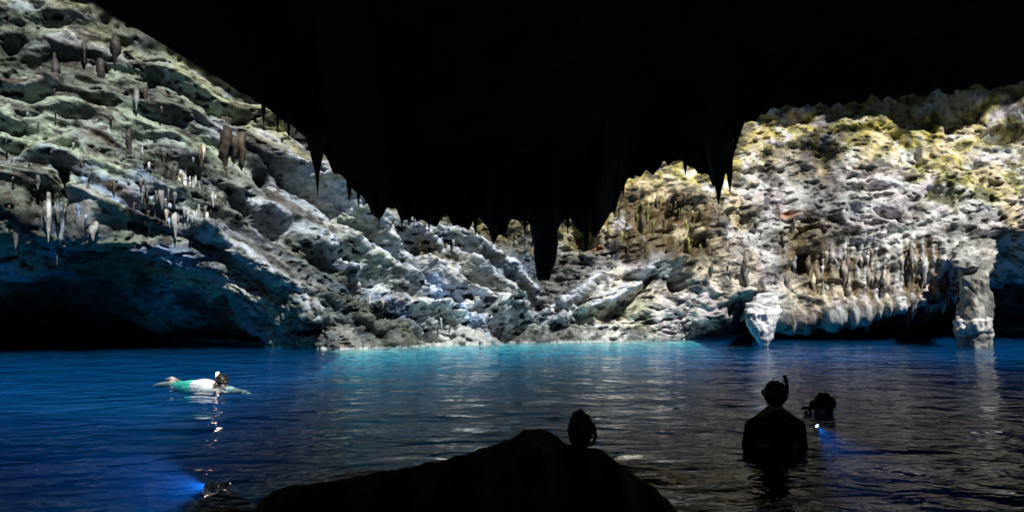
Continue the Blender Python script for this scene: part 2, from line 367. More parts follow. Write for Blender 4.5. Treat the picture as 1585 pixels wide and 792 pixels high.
T = lerp(T, np.broadcast_to(C(.8, .82, .82), T.shape), net * .6 * (1 - np.clip(np.abs(perlin(U * 1.7 + wx, Vv * 2.6 + wz, 44.)) * 8, 0, 1)))  # bright light lines off the water painted along the net
fl2 = perlin(px * 3.2 + wx * .5, py * 2, pz * 7.5 + .35 * px) + .5 * perlin(px * 7, py * 5, pz * 15)
T = lerp(T, np.broadcast_to(black, T.shape), (1 - .55 * right) * sstep(.20, .42, fl2) * (.9 * sstep(-.3, .3, n2 + .2)))
T = T * (1 - .38 * mid_ * (1 - np.clip(rcol * 1.5, 0, 1)))[..., None]  # rock between the fold crests darkened, their shade put into the colour
T = lerp(T, np.broadcast_to(C(.76, .81, .88), T.shape), np.clip(rcol * 1.3, 0, 1) * .88 * sstep(-.4, .2, n4))  # fold crests whitened: highlights painted into the colour
T = T * (1 + .28 * np.clip(fbm(px * 6, py * 6, pz * 7 + 15, 3), -1, 1))[..., None]
T = lerp(T, np.broadcast_to(brown * 1.2, T.shape), zone(1200, 1490, 365, 475, 25) * sstep(.02, .30, -fl) * .75)
T = lerp(T, np.broadcast_to(brown, T.shape), zone(960, 1095, 310, 395, 22) * sstep(-.55, .05, n2 - .4 * fl) * .8)
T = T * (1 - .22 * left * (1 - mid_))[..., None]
lum = T @ np.array((.3, .55, .15), np.float32)
T = lum[..., None] + (T - lum[..., None]) * 1.85
T = np.clip(T, .012, .85)
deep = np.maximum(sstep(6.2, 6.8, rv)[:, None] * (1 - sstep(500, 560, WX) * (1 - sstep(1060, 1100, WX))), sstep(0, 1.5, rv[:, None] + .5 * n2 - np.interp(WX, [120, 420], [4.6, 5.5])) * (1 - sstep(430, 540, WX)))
deep = np.maximum(deep, sstep(5.9, 6.12, rv)[:, None] * sstep(1085, 1120, WX))           # shade of the low recesses and undersides painted as near black
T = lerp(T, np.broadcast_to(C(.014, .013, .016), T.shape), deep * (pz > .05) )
T = lerp(T, np.broadcast_to(C(.7, .72, .7), T.shape), 1.0 * (wall_P[..., 2] < .0))  # rock under water painted white to brighten the cyan edge
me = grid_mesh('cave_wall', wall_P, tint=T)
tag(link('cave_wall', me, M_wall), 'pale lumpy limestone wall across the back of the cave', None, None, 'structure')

def wall_Y(X, y):
    """forward distance of the finished wall at a photograph pixel (nearest visible row)"""
    j = int(np.clip(np.searchsorted(XS, X), 0, NX - 1))
    ys = Wy[:, j]; m = ys <= np.interp(X, XK, K[:, 6, 0])
    i = int(np.argmin(np.where(m, np.abs(ys - y), 1e9)))
    return float(wall_P[i, j, 1])

# ------------------------------------------------------------------ added unseen shelf, its edge shaped to throw the upper shade
SX = np.linspace(-260, 1760, 500)
SB = np.interp(SX, BX, BY) - np.interp(SX, [-260, 400, 500, 1100, 1170, 1760], [0, 0, 90, 90, 4, 4]) + 16 * fbm(SX * .016, 0 * SX, 0 * SX + 4, 4) * ((SX < 480) * .5 + (SX > 1130))
SYw = np.array([np.interp(y, Wy[:, int(np.searchsorted(XS, x))] if x < 1759 else Wy[:, -1], WY[:, min(int(np.searchsorted(XS, x)), NX - 1)]) for x, y in zip(SX, SB)])
Bp = at(SX, SB, SYw)
edge = Bp + SUN[None] * 9.0
back = np.stack((Bp[:, 0], SYw + 3.0, edge[:, 2] + 2.5), -1)
mid = edge * .55 + back * .45; mid[:, 2] += .6
top = edge.copy(); top[:, 2] += 1.0; top[:, 1] += 1.6
btop = back.copy(); btop[:, 2] += 2.0
strip = np.stack((btop, top, edge, mid, back), 0)
# densify rows
def densify(S, n):
    r = np.linspace(0, len(S) - 1, n); i = np.minimum(r.astype(int), len(S) - 2); f = (r - i)[:, None, None]
    return S[i] * (1 - f) + S[i + 1] * f
P = densify(strip, 41)
P += .12 * fbm(P[..., :1] * .8, P[..., 1:2] * .8, P[..., 2:3] * .8, 3) * (np.arange(41) != 20)[:, None, None]
tag(link('shade_shelf', grid_mesh('shade_shelf', P), M_roof), 'added unseen rock shelf that shades the top of the cave wall', None, None, 'structure')
# upper wall that joins the wall to the shelf
P = densify(np.stack((base[0] , base[0] + np.array((0, .6, 9.0)) ), 0)[:, ::8], 12)
tag(link('upper_rock_wall', grid_mesh('upper_rock_wall', P), M_roof), 'dark rock rising above the pale cave wall', None, None, 'structure')

# ------------------------------------------------------------------ near ceiling with its low ragged lip
LX = np.concatenate((np.linspace(-900, 280, 80), np.linspace(284, 1640, 800), np.linspace(1660, 2500, 60)))
LY0 = np.interp(LX, [-900, -260, 0, 110, 200, 330, 400, 450, 480, 500, 520, 545, 575, 600, 640, 680, 700, 740, 765, 790, 822, 835, 862, 895, 915, 940, 958, 975, 1000, 1040, 1085, 1110, 1135, 1150, 1200, 1300, 1585, 1760, 2500],
                    [-320, -200, -85, -18, 38, 116, 160, 192, 216, 238, 268, 290, 322, 336, 340, 352, 345, 346, 372, 350, 348, 352, 356, 350, 368, 340, 300, 284, 266, 246, 266, 284, 240, 190, 168, 160, 128, 90, 50])
jag = np.interp(LX, [300, 420, 500, 560, 1130, 1160, 1700], [0, .25, .5, 1, 1, .6, .6])
LY = LY0 + jag * (12 * fbm(LX * .03, 0 * LX, 0 * LX, 3) - 15 * fbm(LX * .05, 0 * LX, 0 * LX + 3, 2) + 1 + 1.5 * perlin(LX * .21, 0 * LX, 0 * LX + 3))
LD = np.interp(LX, [-900, 300, 420, 520, 620, 960, 1080, 1180, 1300, 2500], [6, 6.2, 6.4, 7.6, 13.0, 16.2, 15.2, 13.5, 13, 13])
LY = LY - sum(h * np.exp(-((LX - c) / w_) ** 4) for c, w_, h in ((605, 11, 13), (648, 13, 10), (690, 10, 9), (744, 16, 15), (803, 17, 13), (880, 13, 15), (912, 8, 8))) + 4 * np.exp(-((LX - 760) / 160) ** 4)
lip = at(LX, LY, LD)
# under side: rows from the lip back over the camera; upper side: from the lip up and back
LYs = blur(LY[:, None], 61, 0)[:, 0]; lip_s = at(LX, LYs - 14 - 26 * jag, LD)
def behind(p, Y, z):
    q = p.copy(); s = np.abs(Y / p[:, 1]); q[:, 0] = p[:, 0] * np.where(Y > 0, 1, 1.2); q[:, 1] = Y; q[:, 2] = z; return q
u1 = lip_s.copy(); u1[:, 1] -= 1.2; u1[:, 2] += .38
u2 = lip_s * .55; u2[:, 0] = lip_s[:, 0] * .75; u2[:, 2] = lip_s[:, 2] + .25 + .10 * lip_s[:, 1]
u3 = behind(lip_s, -6, np.maximum(lip_s[:, 2] + 1, 4.6))
t1 = lip.copy(); t1[:, 1] -= .5; t1[:, 2] += .38
t2 = u2.copy(); t2[:, 2] = np.maximum(lip[:, 2], u2[:, 2]) + 1.2
t3 = u3.copy(); t3[:, 2] += 1.6
P = densify(np.stack((u3, u2, u1, lip, t1, t2, t3), 0), 121)
k = np.linspace(0, 6, 121); amp = np.clip(np.abs(k - 3) * 1.2, .0, 1)[:, None, None]
P[..., 2:3] += amp * .16 * fbm(P[..., :1] * .9, P[..., 1:2] * .9, P[..., 2:3] * .9 + 8, 4)
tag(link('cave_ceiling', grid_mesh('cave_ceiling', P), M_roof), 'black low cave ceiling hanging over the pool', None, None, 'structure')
# side and back walls of the dark chamber
def ringwall():
    ang = np.linspace(math.radians(150), math.radians(390), 120)
    pts = np.stack((30 * np.cos(ang), 9 + 24 * np.sin(ang)), -1)
    z = np.linspace(-6, 5.2, 20)
    P = np.zeros((20, 120, 3)); P[..., :2] = pts[None]; P[..., 2] = z[:, None]
    P[..., :2] += .5 * fbm(P[..., :1] * .3, P[..., 1:2] * .3, P[..., 2:3] * .3, 4)
    return P
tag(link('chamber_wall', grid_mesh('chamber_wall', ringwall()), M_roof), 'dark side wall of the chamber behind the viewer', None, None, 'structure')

# ------------------------------------------------------------------ pool floor and water
gx, gy = np.meshgrid(np.linspace(-34, 34, 400), np.linspace(-16, 44, 360))
fz = -3.2 + .5 * fbm(gx * .3, gy * .3, 0 * gx, 4) - 1.6 * sstep(0, -8, gx) * sstep(4, 12, gy)
fz = fz + 2.2 * np.exp(-((gx - 1) / 5) ** 2 - ((gy - 25) / 3.0) ** 2)
fz = np.maximum(fz, -.42 - .12 * gy - .03 * np.abs(gx) + .06 * fbm(gx * 1.2, gy * 1.2, 0 * gx + 5, 3))
# a white shelf added just under the surface, to brighten the water along the wall
shore = np.interp(792.5 + 1175 * gx / np.maximum(gy, 4), XK, K[:, 7, 1]); dist = np.maximum(shore - gy, 0)
Xf = 792.5 + 1175 * gx / np.maximum(gy, 4); shelf = sstep(330, 560, Xf) * (1 - sstep(1420, 1560, Xf)) * (gy > 12)
sz = -.05 - .15 * dist - .16 * dist ** 2 + .06 * fbm(gx * 1.2, gy * 1.2, 0 * gx + 8, 3) - 2.5 * (1 - shelf)
lit_ = sstep(-.1, .1, sz - fz); fz = np.maximum(fz, sz)
ft_ = np.array((.28, .30, .29)) + lit_[..., None] * np.array((.56, .56, .56))
tag(link('pool_floor', grid_mesh('pool_floor', np.stack((gx, gy, fz), -1), flip=True, tint=ft_), M_floor), 'pale rock floor under the pool water', None, None, 'structure')
gx, gy = np.meshgrid(np.linspace(-34, 34, 900), np.linspace(-16, 44, 800))
wz_ = .012 * fbm(gx * .8 + .3 * gy, gy * 1.1, 0 * gx + 2, 2)
tag(link('water', grid_mesh('water', np.stack((gx, gy, wz_), -1), flip=True), M_water), 'dark blue rippled pool water mirroring the lit wall', None, None, 'structure')

# ------------------------------------------------------------------ rock pieces
def blade(path, radii, seed=0, n=14, m=30, lump=.25, freq=3.0, flat=1.0):
    """an irregular tapering body of rock along a path of points"""
    path = np.array(path, float); radii = np.array(radii, float)
    s = np.linspace(0, len(path) - 1, m); i = np.minimum(s.astype(int), len(path) - 2); f = (s - i)[:, None]
    c = path[i] * (1 - f) + path[i + 1] * f; r = np.interp(s, np.arange(len(path)), radii)
    a = np.linspace(0, 2 * math.pi, n, endpoint=False)
    P = np.zeros((m, n, 3))
    P[..., 0] = c[:, :1] + r[:, None] * np.cos(a); P[..., 1] = c[:, 1:2] + flat * r[:, None] * np.sin(a); P[..., 2] = c[:, 2:3]
    d = fbm(P[..., 0] * freq + seed, P[..., 1] * freq, P[..., 2] * freq * .55 + seed * 3.1, 4)
    P[..., 0] += lump * r[:, None] * d * 1.6 * np.cos(a); P[..., 1] += lump * r[:, None] * d * 1.6 * np.sin(a)
    P[..., 2] += lump * .4 * r[:, None] * d
    return P
def rock(name, P, mat, tint=None, parent=None):
    R, C_ = P.shape[:2]
    if tint is not None and not isinstance(tint, np.ndarray):
        q = fbm(P[..., 0] * 2.2, P[..., 1] * 2.2, P[..., 2] * 1.6 + 4, 4); q2 = fbm(P[..., 0] * 5, P[..., 1] * 5, P[..., 2] * 2.2 + 9, 3)
        tint = np.array(tint, np.float32) * (.45 + .6 * sstep(-.45, .35, q))[..., None] * (1 - .75 * sstep(.22, .45, q2))[..., None]
    if tint is not None and not isinstance(tint, np.ndarray): tint = np.broadcast_to(np.array(tint, np.float32), (R, C_, 3)).copy()
    me = grid_mesh(name, P, tint=tint, wrap=True)
    bm = bmesh.new(); bm.from_mesh(me); bm.verts.ensure_lookup_table()
    for row in (range(C_), range((R - 1) * C_, R * C_)):
        try: bm.faces.new([bm.verts[i] for i in row])
        except ValueError: pass
    bmesh.ops.recalc_face_normals(bm, faces=bm.faces); bm.to_mesh(me); bm.free()
    return link(name, me, mat, parent)

def hang(X, y0, X1, y1, width, Y, prof=(1, .8, .55, .3, .06), seed=0, **kw):
    k = len(prof); f = np.linspace(0, 1, k)
    pts = at(X + (X1 - X) * f, y0 + (y1 - y0) * f, np.full(k, Y))
    return blade(pts, np.array(prof) * width / 2 * Y / 1175, seed, **kw)

def tooth(X, y0, X1, y1, width, Y, prof, seed, **kw):
    h = y1 - y0; w_ = width / 2 * Y / 1175
    pts = [at(X, y0 - .9 * h, Y + .75), at(X, y0 - .25 * h, Y + .2)] + [at(X + (X1 - X) * f, y0 + h * f, Y) for f in (.1, .3, .5, .7, .86, 1)]
    return blade(pts, np.array((.2, .75, 1.0, .95, .72, .48, .27, .07)) * w_, seed, **kw)
# black stalactites on the lip of the near ceiling
LIPS = [(489,212,492,303,24,7.0,(1.3,.9,.62,.36,.2,.05),'long thin black stalactite left of centre, its tip over the lit wall'),
        (842,322,842,434,41,14.3,(1.0,.98,.96,.9,.72,.4),'broad blunt black stalactite in the middle, lowest point of the dark ceiling'),
        (1113,215,1112,316,40,13.6,(1.2,1,.7,.4,.2,.05),'dark pointed stalactite over the right wall, in front of the yellow rock'),
        (1128,225,1130,298,14,13.5,(1,.9,.7,.4,.05),'slim dark stalactite touching the right side of the pointed one'),
        (907,325,907,386,18,14.4,(1,.9,.75,.5,.2),'short dark stalactite just right of the broad blunt one')]
for i, (a, b, c, d, wd, Y, pr, lab) in enumerate(LIPS):
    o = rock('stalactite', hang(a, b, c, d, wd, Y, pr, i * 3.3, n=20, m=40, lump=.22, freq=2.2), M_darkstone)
    tag(o, lab, 'stalactite', 'dark stalactites on the ceiling edge')
LITTLE = [(430,188,430,208,5,8.3),(447,196,447,214,7,8.6),(585,318,587,350,7,13.6),(664,340,664,362,6,15.2),(640,325,641,352,5,15),(765,360,765,374,9,15.5),(1085,255,1086,276,6,15),(965,285,965,306,6,15.5),(735,340,736,364,8,15),(622,330,622,352,9,15),(812,340,812,366,8,15),(878,345,879,362,7,15),(1060,255,1061,272,7,15),(408,180,408,196,5,8),(540,285,541,312,10,8),(555,300,555,322,7,8)]
for i, (a, b, c, d, wd, Y) in enumerate(LITTLE):
    Y = float(np.interp(a, LX, LD)) - .25
    rock('stalactite', hang(a, b - 18, c, d, wd + 1, Y, (1.3, .9, .7, .4, .1), 70 + i * 1.9, n=12, m=20, lump=.25, freq=4), M_darkstone, None, bpy.data.objects['cave_ceiling'])

# stalactites on the lit wall: (X, y, Xtip, ytip, width, tint)
par = bpy.data.objects['cave_wall']
TEETH = [(180,64,178,104,15,black*1.3),(157,96,158,142,14,black*1.3),(85,102,84,150,11,black*1.5),(130,70,131,100,7,black*1.5),(212,138,211,172,8,grey),(225,138,226,158,8,brown),(235,146,236,164,5,brown),(250,165,251,176,4,brown),
  (348,206,349,268,20,brown*.7),(374,214,375,258,13,brown*.8),(362,212,362,246,20,brown*.75),(27,322,24,388,15,grey*.8),(75,322,75,377,9,white),(90,345,88,414,6,grey*.7),(142,342,144,374,16,white),(200,205,201,262,10,black*1.5),(270,330,272,372,9,grey),
  (1457,460,1460,485,15,cream*1.1),(1411,462,1413,493,14,grey),(1384,470,1384,490,14,grey),(1336,486,1342,514,16,grey*.6),(1290,494,1286,512,14,grey*.7),(1430,462,1430,474,8,white),(1315,492,1314,504,10,grey),(1477,455,1478,470,10,white),
  (1240,395,1249,424,6,black),(1155,420,1157,452,9,grey*.7),(1152,400,1150,440,6,brown),(652,390,652,408,9,brown),(684,398,685,418,5,brown),(745,372,747,402,9,brown),(1404,470,1405,512,9,black)]
rs = np.random.RandomState(11)
for (x0, x1, y0, y1, n, h0, h1, cols) in ((10, 190, 170, 330, 26, 8, 30, (brown, grey * .7, brown * 1.3)), (190, 335, 225, 335, 46, 8, 34, (grey, white, brown, cream)), (330, 480, 190, 260, 9, 7, 20, (brown, brown * 1.3)),
      (40, 330, 310, 352, 22, 8, 28, (grey, blue, grey * .6)), (585, 930, 352, 395, 40, 7, 26, (brown, olive, grey * .6)), (950, 1095, 300, 385, 40, 9, 34, (brown, brown * 1.5, olive)), (540, 720, 440, 505, 14, 7, 22, (grey * .5, grey)),
      (1095, 1240, 330, 440, 16, 9, 34, (brown, grey, grey * .5)), (1240, 1480, 385, 455, 46, 10, 44, (cream, cream * .7, brown * 1.4, white))):
    for _ in range(n):
        X, y, h = rs.uniform(x0, x1), rs.uniform(y0, y1), rs.uniform(h0, h1) * rs.uniform(.5, 1)
        TEETH.append((X, y, X + rs.uniform(-1.5, 1.5), y + h, 2 + h * rs.uniform(.08, .24), cols[rs.randint(len(cols))]))
for _ in range(46):                                        # fringe along the right overhang
    X = rs.uniform(1205, 1484); y = np.interp(X, XK, K[:, 6, 0]) - 3; h = rs.uniform(5, 17)
    TEETH.append((X, y, X + rs.uniform(-1, 1), y + h, h * rs.uniform(.4, .9), (grey, white, cream, grey * .5)[rs.randint(4)]))
for i, (a, b, c, d, wd, tn) in enumerate(TEETH):
    Y = wall_Y(a, b * .6 + d * .4) - .02 - .35 * wd / 1175 * 20
    rock('stalactite', tooth(a, b, c, d, wd, Y, (1.25, .95, .75, .5, .3, .12), 40 + i * 2.7, n=10, m=16, lump=.42, freq=5), M_wall, tuple(tn), par)

# hanging boulder and pillar
def pt(l): return [at(X, y, Y) for X, y, Y in l]
Yp = 20.9
o = rock('hanging_boulder', blade(pt([(1190,452,Yp+4.2),(1186,462,Yp+2.2),(1180,472,Yp+.4),(1178,484,Yp),(1178,497,Yp),(1181,512,Yp),(1183,525,Yp),(1183,538,Yp)]),
     np.array([14,21,25,27,24,17,11,4]) * Yp / 1175, 5, n=64, m=90, lump=.26, freq=2.6, flat=.8), M_wall, (.84, .86, .88))
tag(o, 'pale egg shaped boulder hanging from the right wall down to the water', 'boulder')
Yc = 21.0
pil = bpy.data.objects.new('rock_pillar', None); col.objects.link(pil); pil.location = at(1507, 537, Yc)
tag(pil, 'thick pale rock pillar standing in the water at the right edge', 'rock pillar')
def pillar_part(name, l, rad, seed, tint, **kw):
    P = blade(pt(l), np.array(rad) * Yc / 1175, seed, **kw)
    o = rock(name, P, M_wall, tint, pil); o.data.transform(Matrix.Translation(-Vector(pil.location))); return o
pillar_part('shaft', [(1514,372,Yc+4.2),(1511,390,Yc+2.4),(1508,412,Yc+.6),(1508,432,Yc),(1509,452,Yc),(1509,470,Yc),(1508,486,Yc),(1508,504,Yc),(1507,522,Yc),(1507,537,Yc),(1507,580,Yc)], [28,28,24,21,21,22,22,23,23,22,19], 8, (.46,.46,.42), n=72, m=130, lump=.24, freq=2.6)
pillar_part('collar', [(1493,378,Yc+2.2),(1496,390,Yc+1.2),(1499,404,Yc+.3),(1499,414,Yc),(1499,422,Yc+.1)], [10,17,19,14,6], 3, (.6,.62,.6), n=36, m=34, lump=.4, freq=3)
pillar_part('foot', [(1508,490,Yc-.02),(1508,496,Yc-.14),(1508,512,Yc-.13),(1508,524,Yc-.02)], [20.5,23,23.5,20.5], 12, (.85,.83,.80), n=60, m=40, lump=.2, freq=4)

# ------------------------------------------------------------------ foreground rock
FX = np.linspace(340, 1090, 260)
FY = np.interp(FX, [340, 385, 405, 425, 440, 470, 520, 560, 640, 720, 790, 806, 818, 830, 845, 856, 868, 880, 900, 930, 950, 980, 1010, 1030, 1045, 1060, 1090],
                    [850, 800, 772, 757, 752, 749, 742, 735, 720, 702, 678, 668, 663, 661, 663, 669, 679, 687, 689, 692, 708, 733, 752, 768, 785, 806, 850])
FY = FY + 3.2 * fbm(FX * .045, 0 * FX, 0 * FX, 5, .6)
DC = 3.3
crest = at(FX, FY, DC + .25 * fbm(FX * .012, 0 * FX + 2, 0 * FX, 2))
tt = np.linspace(-1, 1, 90)
P = np.zeros((90, 260, 3))
prof = np.where(tt < 0, 1 - (np.abs(tt) ** 1.4) * .55, 1 - np.abs(tt) ** 1.3)
for i, t in enumerate(tt):
    P[i, :, 0] = crest[:, 0] * (1 - .12 * max(-t, 0)); P[i, :, 1] = crest[:, 1] + (1.0 if t > 0 else 1.9) * t
    P[i, :, 2] = -.7 + (crest[:, 2] + .7) * (prof[i] if t > 0 else prof[i])
d = fbm(P[..., 0] * 3, P[..., 1] * 3, P[..., 2] * 3, 5)
P[..., 2] += .13 * d * np.minimum(np.abs(tt) * 3, 1)[:, None]
o = link('shore_rock', grid_mesh('shore_rock', P, flip=True), M_boulder)
tag(o, 'black sloping rock with a rounded hump in the near foreground', 'rock')

# ------------------------------------------------------------------ people
M_skin = plain_mat('wet skin', (.42, .27, .19), .45, .4, .12)
M_hair = plain_mat('dark wet hair', (.018, .014, .012), .45, .4, .4, 200)
M_black = plain_mat('black silicone', (.015, .015, .017), .4, .4)
M_rash = plain_mat('black rash shirt', (.02, .02, .022), .7, .2)
M_shirt = plain_mat('wet white shirt', (.75, .76, .78), .55, .3)
M_teal = plain_mat('turquoise swim shorts', (.05, .55, .42), .6, .3)
M_steel = plain_mat('grey torch casing', (.12, .12, .13), .35, .5)
M_glass = plain_mat('dark mask glass', (.03, .035, .04), .08, .6, .05)
M_lens = lamp_mat('lit torch lens', (.75, .88, 1), 14)
M_headlens = lamp_mat('lit headlamp lens', (1, .78, .6), 14)

def ell(bm, c, r, rot=None, seg=16):
    m = Matrix.Translation(Vector(c)) @ (rot.to_4x4() if rot else Matrix()) @ Matrix.Diagonal((*r, 1))
    bmesh.ops.create_uvsphere(bm, u_segments=seg, v_segments=max(6, seg // 2 + 2), radius=1, matrix=m)
def cap(bm, a, ra, b, rb, seg=14):
    a, b = Vector(a), Vector(b); d = b - a
    q = d.to_track_quat('Z', 'Y').to_matrix().to_4x4()
    bmesh.ops.create_cone(bm, cap_ends=True, segments=seg, radius1=ra, radius2=rb, depth=d.length, matrix=Matrix.Translation((a + b) / 2) @ q)
    ell(bm, a, (ra,) * 3, None, seg); ell(bm, b, (rb,) * 3, None, seg)
def fuse(name, bm, voxel, mat, parent, smooth=4):
    me = bpy.data.meshes.new(name); bm.to_mesh(me); bm.free()
    o = link(name, me, mat, parent)
    r = o.modifiers.new('fuse', 'REMESH'); r.mode = 'VOXEL'; r.voxel_size = voxel; r.use_smooth_shade = True
    if smooth:
        q = o.modifiers.new('smooth', 'SMOOTH'); q.iterations = smooth; q.factor = .5
    dg = bpy.context.evaluated_depsgraph_get(); new = bpy.data.meshes.new_from_object(o.evaluated_get(dg))
    new.name = name; o.modifiers.clear(); o.data = new
    for p in new.polygons: p.use_smooth = True
    if not new.materials: new.materials.append(mat)
    return o
def tube(name, pts, r, mat, parent, seg=10):
    bm = bmesh.new(); pts = [Vector(p) for p in pts]; rings = []
    for i, p in enumerate(pts):
        d = (pts[min(i + 1, len(pts) - 1)] - pts[max(i - 1, 0)]).normalized(); q = d.to_track_quat('Z', 'Y')
        rr = r[i] if isinstance(r, (list, tuple)) else r
        rings.append([bm.verts.new(p + q @ Vector((rr * math.cos(k * 2 * math.pi / seg), rr * math.sin(k * 2 * math.pi / seg), 0))) for k in range(seg)])
    for A, B in zip(rings, rings[1:]):
        for k in range(seg): bm.faces.new((A[k], A[(k + 1) % seg], B[(k + 1) % seg], B[k]))
    bm.faces.new(rings[0][::-1]); bm.faces.new(rings[-1])
    me = bpy.data.meshes.new(name); bm.to_mesh(me); bm.free()
    for p in me.polygons: p.use_smooth = True
    return link(name, me, mat, parent)
def bez(P, n=16):
    P = [Vector(p) for p in P]; out = []
    for i in range(n):
        t = i / (n - 1); Q = P[:]
        while len(Q) > 1: Q = [a.lerp(b, t) for a, b in zip(Q, Q[1:])]
        out.append(Q[0])
    return out

def hand(bm, wrist, d, palm_n, side, curl=.35):
    """palm and five fingers; d: forward, palm_n: out of the palm, side: +1 or -1 for the thumb's side"""
    wrist = Vector(wrist); d = Vector(d).normalized(); n = (Vector(palm_n) - d * Vector(palm_n).dot(d)).normalized(); x = d.cross(n) * side
    k = wrist + d * .085
    for s_ in (-.028, -.01, .01, .028): cap(bm, wrist + x * s_ * .6, .014, k + x * s_, .0115, 8)
    for s_, L, f in ((-.03, .058, .9), (-.01, .074, 1), (.011, .078, 1), (.031, .07, 1)):
        p = k + x * s_; dd = d
        for j, l in enumerate((.45, .32, .23)):
            dd = (dd + n * curl * (.5 + .3 * j) * (.8 + .2 * f)).normalized(); e = p + dd * L * l
            cap(bm, p, .0098 - .001 * j, e, .009 - .001 * j, 8); p = e
    p = wrist + d * .025 + x * .03; e = p + (d * .7 + x * .75 + n * .2).normalized() * .042; cap(bm, p, .0125, e, .0105, 8)
    cap(bm, e, .0105, e + (d + x * .25 + n * .3).normalized() * .03, .009, 8)

def head(bm, c, fwd, up):
    c = Vector(c); f = Vector(fwd).normalized(); s_ = f.cross(Vector(up)).normalized(); u = s_.cross(f)
    R = Matrix((s_, f, u)).transposed()
    ell(bm, c + u * .025 - f * .01, (.076, .096, .088), R, 24)
    ell(bm, c + f * .02 - u * .045, (.058, .066, .068), R, 20)
    ell(bm, c + f * .045 - u * .088, (.03, .03, .024), R, 14)
    cap(bm, c + f * .085 + u * .005, .010, c + f * .104 - u * .03, .014, 10)
    ell(bm, c + f * .078 - u * .062, (.024, .012, .010), R, 12)
    for k in (-1, 1):
        ell(bm, c + s_ * k * .077 - f * .012 - u * .005, (.012, .022, .034), R, 12)
        ell(bm, c + s_ * k * .032 + f * .078 + u * .012, (.016, .01, .011), R, 12)
    return R

def hair_cap(c, fwd, up, parent, mat, extra=(), grow=1.0):
    bm = bmesh.new(); c = Vector(c); f = Vector(fwd).normalized(); s_ = f.cross(Vector(up)).normalized(); u = s_.cross(f)
    R = Matrix((s_, f, u)).transposed()
    ell(bm, c + u * .034 - f * .018, (.084 * grow, .098 * grow, .088 * grow), R, 24)
    ell(bm, c - f * .045 - u * .015, (.074 * grow, .062 * grow, .075 * grow), R, 20)
    for (p, r) in extra: ell(bm, c + s_ * p[0] + f * p[1] + u * p[2], r, R, 12)
    for q in range(40):
        a = random.uniform(0, 6.28); t = random.uniform(-.2, 1.3)
        v = Vector((math.cos(a) * math.cos(t) * .085 * grow, -abs(math.sin(a)) * math.cos(t) * .098 * grow, math.sin(t) * .088 * grow))
        p = c + u * .034 - f * .018 + R @ v
        cap(bm, p, .013, p - u * .03 - f * .008, .007, 6)
    return fuse('hair', bm, .007, mat, parent, 2)

def mask(c, fwd, up, parent, lift=0.0):
    """swim mask: skirt and glass on the face, strap round the head"""
    c = Vector(c); f = Vector(fwd).normalized(); s_ = f.cross(Vector(up)).normalized(); u = s_.cross(f)
    R = Matrix((s_, f, u)).transposed()
    bm = bmesh.new(); o_ = c + f * (.10 - lift * .25) + u * (.012 + lift)
    ell(bm, o_, (.075, .035, .045), R, 20); ell(bm, o_ + f * .012 - u * .03, (.022, .026, .028), R, 12)
    m = fuse('mask', bm, .007, M_black, parent, 2)
    bm = bmesh.new(); ell(bm, o_ + f * .025, (.062, .014, .033), R, 20)
    me = bpy.data.meshes.new('mask_glass'); bm.to_mesh(me); bm.free(); link('mask_glass', me, M_glass, m)
    ring = [o_ * 0 + c + u * (.015 + lift * .8) - f * .008 + s_ * .092 * math.cos(t) + f * .108 * math.sin(t) for t in np.linspace(math.pi * -.02 + math.pi, 2 * math.pi * 1.01, 18)]
    tube('mask_strap', ring, .010, M_black, m)
    return m

# --- person one: chest deep, back to the viewer
def standing(name, pos, zhead, lab, mat, fwd=(0, 1, 0), squat=0.0, arms='down', head_f=None):
    """pos: x, y; zhead: height of the middle of the head"""
    root = bpy.data.objects.new(name, None); col.objects.link(root); root.location = (pos[0], pos[1], 0)
    tag(root, lab, 'person')
    f = Vector(fwd).normalized(); s_ = f.cross(Vector((0, 0, 1))); up = Vector((0, 0, 1))
    hz = zhead
    def p(x, y, z): return s_ * x + f * y + up * (hz + z)
    bm = bmesh.new()
    head(bm, p(0, 0, 0), head_f or f, up)
    cap(bm, p(0, -.02, -.06), .056, p(0, -.02, -.16), .062)
    for k in (-1, 1):
        cap(bm, p(.02 * k, -.02, -.12), .056, p(.15 * k, -.01, -.225), .06)
        cap(bm, p(.10 * k, -.01, -.26), .10, p(.07 * k, 0, -.50), .10)
        cap(bm, p(.07 * k, 0, -.5), .10, p(.085 * k, 0, -.68 + squat * .1), .115)
        sh, el = p(.18 * k, -.01, -.245), p(.22 * k, .03, -.47)
        wr = p(.19 * k, .22, -.56) if arms == 'down' else p(.13 * k, -.02, -.55)
        cap(bm, sh, .062, el, .047); cap(bm, el, .046, wr, .030)
        dh = (wr - el); hand(bm, wr, dh, s_ * -k + up * .2, -k if arms == 'down' else k, .45)
        hip = p(.09 * k, 0, -.72); kn = p(.11 * k, .06 + squat * .3, -1.10 + squat * .25); an = p(.11 * k, -.02, -1.50 + squat * .5)
        cap(bm, hip, .092, kn, .058); cap(bm, kn, .057, an, .038)
        cap(bm, an - up * .03, .04, an + f * .17 - up * .07, .028)
    ell(bm, p(0, 0, -.36), (.15, .1, .2), Matrix((s_, f, up)).transposed(), 20)
    body = fuse('body', bm, .009, M_skin, root)
    return root, p, f, s_, up

